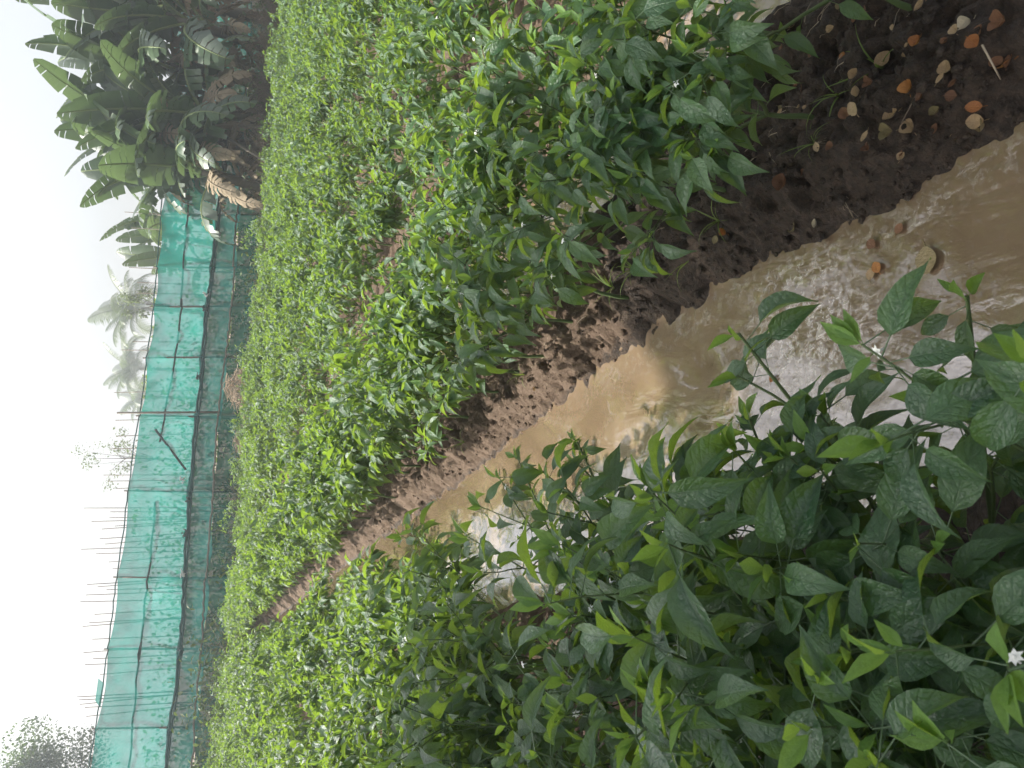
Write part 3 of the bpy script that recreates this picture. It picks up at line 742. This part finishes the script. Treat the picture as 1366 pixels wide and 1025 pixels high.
for i, (px, py, Y, h) in enumerate([(200, 345, 22, 2.2), (195, 318, 23, 2.5), (200, 285, 22, 2.6)]):
    x, y = spot(px, py, Y); banana(x, y, h, 170 + i, ['small banana plant rising behind the net, nearest the palms', 'middle one of three small banana plants behind the net', 'small banana plant behind the net, nearest the big clump'][i], 7, .85, 'banana plants behind the net', 1)
# bare pole leaning beside the clump
for i, (a, b, lab) in enumerate([((305, 185), (362, 220), 'slanting bare pole leaning beside the banana clump'), ((318, 168), (356, 170), 'upright pale pole standing under the banana leaves')]):
    p = at(*a, 15.2); g = at(*b, 15.0); g = g + (g - p) * ((g.z) / (p.z - g.z)) if p.z > g.z else g; mb = MB(); o = Vector((g.x, g.y, 0)); mb.tube([g - o, p - o], .03, .024, 6)
    q = link('leaning_pole', mb.mesh('leaning_pole', M['pole'])); q.location = o; tag(q, lab, 'pole')

# ------------------------------------------------------------------ palms and trees behind
def frond(L, arch, seed, lw=0.035, n=34):
    q = random.Random(seed); mb = MB(); P = []; p = Vector((0, 0, 0)); ang = 0.9
    for i in range(15):
        P.append(p.copy()); p = p + Vector((0, math.cos(ang), math.sin(ang))) * (L / 14); ang -= arch / 14 * (.4 + 1.2 * i / 14)
    mb.tube(P, .05, .01, 4)
    for k in range(n):
        t = 0.12 + .88 * k / n; f = t * 14; i = min(13, int(f)); b = P[i].lerp(P[i + 1], f - i); d = (P[i + 1] - P[i]).normalized()
        for s in (-1, 1):
            l = L * .26 * math.sin(math.pi * min(.97, .18 + .8 * t)) * q.uniform(.85, 1.1) + .12
            e1 = b + Vector((s * l * .55, 0, 0)) + d * l * .35 + Vector((0, 0, -.10 * l)); e2 = b + Vector((s * l * .85, 0, 0)) + d * l * .6 + Vector((0, 0, -.5 * l)); w = d * lw
            mb.add([b - w, b + w, e1 + w * .8, e1 - w * .8, e2], [(0, 1, 2, 3), (3, 2, 4)], [(.5, 0), (.6, 0), (.6, .5), (.5, .5), (.5, 1)], q.random())
    return mb.mesh('palm_frond', M['palm'])
FR = [frond(3.6, a, 80 + i) for i, a in enumerate([1.0, 1.6, 2.2, 2.7, 3.2])]
def palm(px, py, Y, sc, seed, lab, n=19):
    c = at(px, py, Y); q = random.Random(seed); root = empty('coconut_palm', (c.x, c.y, 0)); tag(root, lab, 'palm tree', 'palms behind the net')
    mb = MB(); mb.tube([(0.3, 0, -.1), (.15, 0, c.z * .4), (0, 0, c.z)], .18, .12, 8); link('trunk', mb.mesh('palm_trunk', M['palmbark']), root)
    for k in range(n):
        t = k / n; o = link('frond', FR[min(4, int(t * 5))], root); o.location = (0, 0, c.z); o.rotation_euler = (q.uniform(-.15, .15) + .35 - .7 * t, 0, k * 2.4 + q.uniform(-.2, .2)); s = sc * q.uniform(.85, 1.1); o.scale = (s, s, s)
palm(188, 412, 58, 0.95, 5, 'grey-green coconut palm behind the net with an open drooping crown')
palm(186, 492, 68, 0.95, 8, 'paler coconut palm behind the net, second in the haze')
palm(195, 530, 82, 0.9, 12, 'faint far palm half hidden behind the net top')

def tree(name, base, h, crown, lab, seed, nleaf, lsize, mat, trunk_r=.18, group=None, blobs=14, off=(0, 0)):
    q = random.Random(seed); root = empty(name, (base[0], base[1], 0)); tag(root, lab, 'tree', group)
    mb = MB(); cz = h - crown[2]; top = Vector((0, 0, cz)); mb.tube([(0, 0, -.1), (q.uniform(-.2, .2), 0, cz * .5), top], trunk_r, trunk_r * .55, 8); limbs = []
    B = []
    for k in range(blobs):
        while True:
            d = Vector((q.uniform(-1, 1), q.uniform(-1, 1), q.uniform(-.75, 1)))
            if .35 < d.length < 1: break
        B.append((Vector((off[0] + d.x * crown[0], off[1] + d.y * crown[1], cz + crown[2] * .25 + d.z * crown[2] * .75)), q.uniform(.22, .42)))
        c = B[-1][0]; st = Vector((0, 0, cz * q.uniform(.6, 1.0))); lm = MB(); lm.tube([st, st.lerp(c, .5) + Vector((0, 0, .15 * crown[2])), c], trunk_r * .38, trunk_r * .06, 5); limbs.append(lm)
    tk = link('trunk', mb.mesh('trunk', M['bark']), root)
    for lm in limbs: link('limb', lm.mesh('limb', M['bark']), tk)
    def fn(q):
        c, r = B[q.randrange(len(B))]; d = Vector((q.gauss(0, 1), q.gauss(0, 1), q.gauss(0, .8))); d = d.normalized() * (q.random() ** .45)
        return c + Vector((d.x * r * crown[0], d.y * r * crown[1], d.z * r * crown[2]))
    link('crown', leaf_cloud(nleaf, fn, lsize, seed, down=.2).mesh('crown', mat), root)['kind'] = 'stuff'
p = at(120, 1040, 30)
tree('broadleaf_tree', (p.x - 2.3, p.y), 8.0, (3.6, 3.0, 3.2), 'dense dark tree rising behind the net at the corner of the photo', 21, 30000, .11, M['tree_leaf'], blobs=26)
p = at(0, 1015, 46)
p = at(178, 612, 40); tree('thin_tree', (p.x, p.y), 6.3, (1.3, 1.2, 1.8), 'thin sparse tree with feathery twigs behind the net', 33, 500, .12, M['weed'], .05, None, 12)
p = at(190, 425, 34); tree('thin_tree', (p.x + .6, p.y), 4.6, (.7, .7, 1.0), 'low bushy treetop just showing over the net beside the palm', 36, 500, .12, M['weed'], .05, None, 8)
# the tree whose shade falls over the near plants; it stands beside the photographer, outside the frame
tree('shade_tree', (-6.2, 2.2), 8.2, (3.2, 2.8, 1.6), 'spreading broadleaf tree standing beside the field, shading the near plants', 44, 10000, .24, M['tree_leaf'], .2, None, 34, (.5, -.25))

tree('shade_tree', (4.9, 2.4), 8.4, (1.9, 2.1, 1.5), 'tree beside the bank whose boughs hang over the near water and drop the dead leaves', 47, 7000, .22, M['tree_leaf'], .2, None, 26, (-2.1, 2.5))

# ------------------------------------------------------------------ weeds, dry brush and straw under the fence
def strands(n, fn, seed, r=.006, mat='brush'):
    q = random.Random(seed); mb = MB()
    for k in range(n):
        P = fn(q); mb.tube(P, r * q.uniform(.7, 1.3), r * .35, 3, q.random(), cap=False)
    return mb
def brush(name, x, y, wx, wy, h, n, lab, cat, mat, seed, group=None, leaves=0, r=.006):
    root = empty(name, (x, y, gz(x, y))); tag(root, lab, cat, group)
    def fn(q):
        b = Vector((q.gauss(0, wx * .5), q.gauss(0, wy * .5), 0)); d = Vector((q.uniform(-.5, .5), q.uniform(-.5, .5), 1)); L = h * q.uniform(.45, 1.1)
        m1 = b + d * L * .5 + Vector((q.uniform(-.1, .1), q.uniform(-.1, .1), 0)) * h; return [b, m1, m1 + (d + Vector((q.uniform(-.8, .8), q.uniform(-.8, .8), -.4))) * L * .5]
    link('twigs', strands(n, fn, seed, r).mesh('twigs', M[mat]), root)['kind'] = 'stuff'
    if leaves:
        link('leaves', leaf_cloud(leaves, lambda q: (q.gauss(0, wx * .5), q.gauss(0, wy * .5), abs(q.gauss(.45, .27)) * h), .09, seed).mesh('weed_leaves', M['weed']), root)['kind'] = 'stuff'
    return root
for i in range(26):
    x = -7.5 + i * .62 + rnd.uniform(-.2, .2); y = FY0 + FK * x - rnd.uniform(.25, .8)
    brush('low_weed_clump', x, y, .7, .35, rnd.uniform(.55, .8), 70, 'low dark weeds crowding the foot of the turquoise net', 'weeds', 'brush', 1600 + i, 'low weeds along the foot of the net', 330)
DW = 'dry brown weed clump standing under the turquoise net'
for i, (px, py, Y, w, h, n, lv) in enumerate([(340, 250, 15.3, .9, .55, 260, 60), (338, 300, 15.4, .7, .45, 200, 80), (335, 350, 15.4, .7, .5, 160, 120), (330, 440, 15.2, .6, .55, 200, 40), (322, 600, 15.0, .7, .55, 160, 160),
        (315, 655, 15.0, .7, .65, 260, 30), (310, 720, 15.0, .7, .7, 160, 220), (306, 775, 14.9, .7, .65, 240, 40), (345, 205, 15.5, .8, .6, 260, 30), (352, 120, 15.3, 1.0, 1.0, 400, 160), (355, 50, 15.3, 1.0, 1.0, 400, 200), (345, 160, 15.4, 1.0, 1.0, 360, 130), (350, 5, 15.3, 1.0, 1.1, 400, 200), (350, 85, 15.2, 1.0, .9, 400, 160)]):
    p = at(px, py, Y); brush('dry_weed_clump', p.x, p.y, w, .5, h + .28, n, DW, 'weeds', 'brush', 600 + i, 'dry weeds under the net', lv)
for i, (px, py, Y, w, h, n, lv, lab) in enumerate([(300, 880, 14.4, .9, 1.35, 160, 900, 'dark leafy shrub under the net near the end of the furrow'), (295, 940, 14.2, .9, 1.25, 160, 800, 'dark leafy shrub under the net, middle of three'), (300, 1000, 13.9, .9, .95, 420, 260, 'pale grassy shrub under the net at the photo edge'),
        (318, 840, 13.6, .7, .55, 420, 20, 'tan dry brush at the far end of the water furrow'), (300, 1040, 14.2, 1.0, 1.1, 200, 500, 'leafy shrub under the net cut by the photo edge')]):
    p = at(px, py, Y); brush('shrub' if lv > 100 else 'dry_brush', p.x, p.y, w, .5, h, n, lab, 'shrub' if lv > 100 else 'dry brush', 'brush' if i != 2 else 'straw', 700 + i, None, lv)
# straw heap
p = at(322, 538, 15.0); root = empty('straw_heap', (p.x, p.y, 0)); tag(root, 'heap of pale dry straw at the far edge of the field', 'straw heap')
def fn(q):
    a = q.uniform(0, 6.28); r = abs(q.gauss(0, .45)); x = q.uniform(-1.35, 1.35); y = r * math.sin(a) * .7; z = 1.05 * math.exp(-((x / 1.15) ** 4 + y * y / .3)) * (.8 + .2 * math.sin(x * 5)) * q.uniform(.5, 1) + .03
    d = Vector((q.uniform(-1, 1), q.uniform(-1, 1), q.uniform(-.4, .3))) * .16; c = Vector((x, y, z)); return [c - d, c + Vector((0, 0, .03)), c + d]
link('straw', strands(3200, fn, 5, .005).mesh('straw', M['straw']), root)['kind'] = 'stuff'

# ------------------------------------------------------------------ small things on the bank and the water
def dead_leaf(L, half, curl, seed, mat, pet=.3):
    q = random.Random(seed); rows_ = 6; mb = MB(); V = []; F = []; UVs = []; ts = (-1, -.5, 0, .5, 1)
    for i in range(rows_ + 1):
        v = i / rows_; hw = half * max(.03, math.sin(math.pi * min(.98, .04 + v * .93)) ** .75)
        for t in ts:
            V.append((t * hw, (v - .5) * L, curl * (t * t * hw * 1.2 + (v - .5) ** 2 * L) + q.uniform(-.001, .001) + .004)); UVs.append((t * .5 + .5, v))
    for i in range(rows_):
        for k in range(4): F.append((i * 5 + k, i * 5 + k + 1, i * 5 + k + 6, i * 5 + k + 5))
    mb.add(V, F, UVs); mb.tube([(0, -L * .5, .005), (.002, -L * .5 - pet * L, .007)], .0011, .0008, 3)
    return mb.mesh('dead_leaf', M['dead_' + mat])
DL = {c: [dead_leaf(.036, .011 + .002 * k, .3 + .5 * k, 20 + k, c) for k in range(3)] for c in ('tan', 'orange', 'brown', 'pale', 'olive')}
PX = [(1060, 305, 'olive', 1.5, 'round olive-brown dead leaf on the bank at the water edge'), (1017, 322, 'pale', 1.2, 'pale torn dead leaf on the bank above the water edge'), (1048, 243, 'brown', 1.3, 'dark brown dead leaf lying alone on the mud bank'),
      (1345, 140, 'pale', 2.0, 'large pale dead leaf on the mud at the photo edge'), (1343, 88, 'orange', 1.3, 'orange dead leaf with a dark hole on the mud'), (1215, 118, 'orange', .9, 'small bright orange dead leaf standing in the mud'),
      (1155, 183, 'tan', .8, None), (1190, 157, 'tan', 1.0, None), (1190, 175, 'olive', 1.1, None), (1140, 145, 'tan', 1.1, None), (1128, 152, 'brown', .9, None), (1218, 170, 'tan', 1.0, None), (1300, 143, 'orange', 1.0, None), (1302, 162, 'tan', 1.0, None), (1316, 165, 'olive', .9, None),
      (1235, 203, 'tan', .9, None), (1243, 190, 'tan', .6, None), (1225, 232, 'orange', 1.1, None), (1260, 228, 'brown', 1.0, None), (1227, 252, 'brown', .8, None), (1262, 95, 'tan', .8, None), (1256, 105, 'tan', .7, None), (1275, 42, 'tan', .7, None), (1296, 32, 'pale', 1.0, None),
      (1306, 44, 'brown', 1.0, None), (1300, 58, 'orange', .9, None), (1250, 150, 'olive', .7, None), (1248, 172, 'brown', .7, None), (1230, 130, 'brown', .7, None), (1165, 110, 'brown', .9, None), (1178, 80, 'tan', 1.2, None), (1110, 196, 'brown', .8, None), (968, 307, 'orange', .8, None), (955, 320, 'olive', .8, None), (1090, 298, 'pale', .7, None), (1160, 200, 'brown', .7, None), (1330, 85, 'brown', 1, None), (1270, 128, 'brown', .7, None), (1205, 210, 'tan', .6, None), (1150, 15, 'brown', 1.0, None), (1230, 10, 'tan', .8, None), (1340, 30, 'brown', 1.1, None), (770, 517, 'pale', .7, None), (683, 588, 'pale', .7, None), (715, 518, 'tan', .6, None)]
for _ in range(34):
    PX.append((rnd.uniform(1030, 1366), rnd.uniform(0, 250), rnd.choice(['tan', 'brown', 'tan', 'olive', 'orange', 'brown']), rnd.uniform(.35, .85), None))
NMC = {'tan': 'tan', 'orange': 'orange', 'brown': 'dark brown', 'pale': 'pale', 'olive': 'olive-brown'}
for i, (px, py, c, sc, lab) in enumerate(PX):
    p = on(px, py, .06)
    for _ in range(3): p = on(px, py, gz(p.x, p.y) + .008)
    if p.z < WATER_Z + .015: continue
    o = link('fallen_leaf', DL[c][i % 3]); o.location = p; o.rotation_euler = (rnd.uniform(-.45, .45), rnd.uniform(-.35, .45), rnd.uniform(0, 6.28)); o.scale = (sc * rnd.uniform(.9, 1.4), sc, sc)
    tag(o, lab or f'small {NMC[c]} dead leaf among the others fallen on the mud bank', 'dead leaf', f'{NMC[c]} fallen leaves on the bank')
for px, py, c, sc, lab in [(1238, 348, 'olive', 1.9, 'large round olive-tan leaf floating on the brown water'), (1170, 357, 'orange', .9, 'small orange leaf floating on the pale-mottled water'), (1162, 366, 'tan', .9, 'small tan leaf floating beside the orange one'), (1163, 326, 'brown', .9, 'reddish brown leaf floating near the bank'),
                           (1200, 305, 'brown', .8, 'brown leaf drifting at the edge of the water'), (1030, 505, 'orange', .7, 'tiny orange leaf on the water under the overhanging shoot')]:
    p = on(px, py, WATER_Z + .006); o = link('floating_leaf', DL[c][0]); o.location = p; o.rotation_euler = (rnd.uniform(-.08, .08), rnd.uniform(-.08, .08), rnd.uniform(0, 6.28)); o.scale = (sc * 1.4, sc, sc * .6); tag(o, lab, 'dead leaf', 'leaves floating on the furrow water')

def blade(L, w, bend, seed):
    mb = MB(); q = random.Random(seed); V = []; F = []; UVs = []; p = Vector((0, 0, 0)); ang = 1.2
    for i in range(7):
        ww = w * (1 - (i / 6) ** 2) + .0004
        V += [(-ww, p.y, p.z + ww * .5), (0, p.y, p.z), (ww, p.y, p.z + ww * .5)]; UVs += [(0, i / 6), (.5, i / 6), (1, i / 6)]
        p = p + Vector((0, math.cos(ang), math.sin(ang))) * L / 6; ang -= bend / 6
    for i in range(6):
        for k in range(2): F.append((i * 3 + k, i * 3 + k + 1, i * 3 + k + 4, i * 3 + k + 3))
    mb.add(V, F, UVs); return mb.mesh('grass_blade', M['grass'])
BLD = [blade(.11, .0021, b, i) for i, b in enumerate([.6, 1.2, 1.8, 2.2])]
for i, (px, py, n, sc, lab) in enumerate([(1088, 192, 8, .75, 'uprooted grass tuft with pale roots lying on the mud bank'), (1180, 92, 9, 1.1, 'green grass tuft among the dead leaves on the bank'), (1120, 128, 8, 1.1, 'grass tuft at the foot of the nearest bank plant'), (960, 295, 7, .9, 'short grass blades under the leaves at the bank edge'),
        (925, 345, 8, 1.2, 'long bent grass blades trailing down the bank towards the water'), (820, 385, 12, 1.1, 'grass tuft tangled under the bank plants in the sun'), (850, 360, 10, 1.0, 'grass tuft beside the tangled one on the bank'), (700, 500, 8, .9, 'sunlit grass blades at the dry top of the bank'), (620, 590, 8, 1.0, 'grass blades on the far sunlit bank')]):
    p = on(px, py, .09)
    for _ in range(3): p = on(px, py, gz(p.x, p.y))
    root = empty('grass_tuft', p); tag(root, lab, 'grass')
    for k in range(n):
        o = link('blade', BLD[rnd.randrange(4)], root); o.rotation_euler = (rnd.uniform(-.5, .2), rnd.uniform(-.3, .3), rnd.uniform(0, 6.28)); s = sc * rnd.uniform(.6, 1.3); o.scale = (s, s, s)
    if i == 0:
        for k in range(6):
            mb = MB(); a = rnd.uniform(-2.6, -.6); e = Vector((math.cos(a), math.sin(a), 0)) * .04; mb.tube([(0, 0, .004), e * .5 + Vector((rnd.uniform(-.01, .01), 0, .006)), e + Vector((0, 0, .002))], .0009, .0004, 3); link('root', mb.mesh('root', M['root']), root)
# twigs
for i, (a, b, lab) in enumerate([((1310, 60), (1336, 108), 'thin pale twig among the dead leaves near the photo edge'), ((1336, 108), (1320, 145), 'short pale twig lying against the large pale leaf'), ((1222, 128), (1202, 165), 'thin dark twig on the wet mud'), ((1120, 255), (1138, 290), 'small bundle of pale roots at the water edge')]):
    P = []
    for t in (0, .5, 1):
        px = a[0] + (b[0] - a[0]) * t; py = a[1] + (b[1] - a[1]) * t; p = on(px, py, .06)
        for _ in range(3): p = on(px, py, gz(p.x, p.y) + .01)
        P.append(p)
    o0 = P[0].copy(); mb = MB(); mb.tube([p - o0 for p in P], .0025, .0018, 5)
    if i == 3:
        for k in range(7): mb.tube([Vector((0, 0, 0)), P[1] - o0 + Vector((rnd.uniform(-.015, .015), rnd.uniform(-.015, .015), .004)), P[2] - o0 + Vector((rnd.uniform(-.02, .02), rnd.uniform(-.02, .02), 0))], .0012, .0006, 3)
    q = link('twig', mb.mesh('twig', M['root'] if i != 2 else M['brush'])); q.location = o0; tag(q, lab, 'twig')

# loose crumbs of soil on the bank
def crumbs(n, seed):
    q = np.random.default_rng(seed); mb = MB()
    t = (1 + 5 ** .5) / 2
    ico = np.array([(-1, t, 0), (1, t, 0), (-1, -t, 0), (1, -t, 0), (0, -1, t), (0, 1, t), (0, -1, -t), (0, 1, -t), (t, 0, -1), (t, 0, 1), (-t, 0, -1), (-t, 0, 1)]) / 1.9
    fc = [(0, 11, 5), (0, 5, 1), (0, 1, 7), (0, 7, 10), (0, 10, 11), (1, 5, 9), (5, 11, 4), (11, 10, 2), (10, 7, 6), (7, 1, 8), (3, 9, 4), (3, 4, 2), (3, 2, 6), (3, 6, 8), (3, 8, 9), (4, 9, 5), (2, 4, 11), (6, 2, 10), (8, 6, 7), (9, 8, 1)]
    S = 0.75 + 6.0 * q.random(n) ** 1.6; Wc = edge_r(S) + 0.05 + 0.52 * q.random(n) ** 1.2
    Hc = ground_h(Wc, S)
    for i in range(n):
        r = 0.003 + 0.012 * q.random() ** 4; x, y = ws(Wc[i], S[i]); v = ico * (1 + 0.35 * (q.random((12, 1)) - .5)) * r * np.array([q.uniform(.7, 1.3), q.uniform(.7, 1.3), q.uniform(.6, 1)])
        wv = float(sstep(2.7, 1.9, S[i]) * .95)
        mb.add(v + np.array([x, y, Hc[i] + r * .35]), fc, None, wv)
    return mb.mesh('soil_crumbs', M['soil'], True)
c = link('soil_crumbs', crumbs(2600, 4)); tag(c, 'loose crumbs of soil scattered along the bank', 'soil', kind='stuff')
# dry litter of leaf bits under the plants
def fn(q):
    w = q.choice([q.uniform(-1.2, .2), q.uniform(1.35, 1.8), q.uniform(2.5, 3.4)]); s = q.uniform(.8, 6); x, y = ws(w, s); z = gz(x, y) + .006; a = q.uniform(0, 6.28); d = Vector((math.cos(a), math.sin(a), q.uniform(-.1, .3))) * q.uniform(.015, .06); c = Vector((x, y, z)); return [c, c + d * .5 + Vector((0, 0, .006)), c + d]
c = link('dry_litter', strands(1500, fn, 91, .0012).mesh('dry_litter', M['root'])); tag(c, 'fine dry straw litter scattered under the chilli plants', 'litter', kind='stuff')

# ------------------------------------------------------------------ haze
hz = NT('haze'); hz.n.remove(hz.p)
pv = hz.node('ShaderNodeVolumePrincipled'); pv.inputs['Color'].default_value = (0.84, 0.92, 1.0, 1); pv.inputs['Density'].default_value = 0.0032; pv.inputs['Anisotropy'].default_value = 0.3
hz.l.new(pv.outputs[0], hz.out.inputs['Volume'])
mb = MB(); A = 330.0; z0, z1 = -1.3, 12.0
mb.add([(-A, -A, z0), (A, -A, z0), (A, A, z0), (-A, A, z0), (-A, -A, z1), (A, -A, z1), (A, A, z1), (-A, A, z1)], [(3, 2, 1, 0), (4, 5, 6, 7), (0, 1, 5, 4), (1, 2, 6, 5), (2, 3, 7, 6), (3, 0, 4, 7)])
ho = link('haze', mb.mesh('haze', hz.m, False)); tag(ho, 'thin pale haze in the air over the whole field', 'haze', kind='stuff')
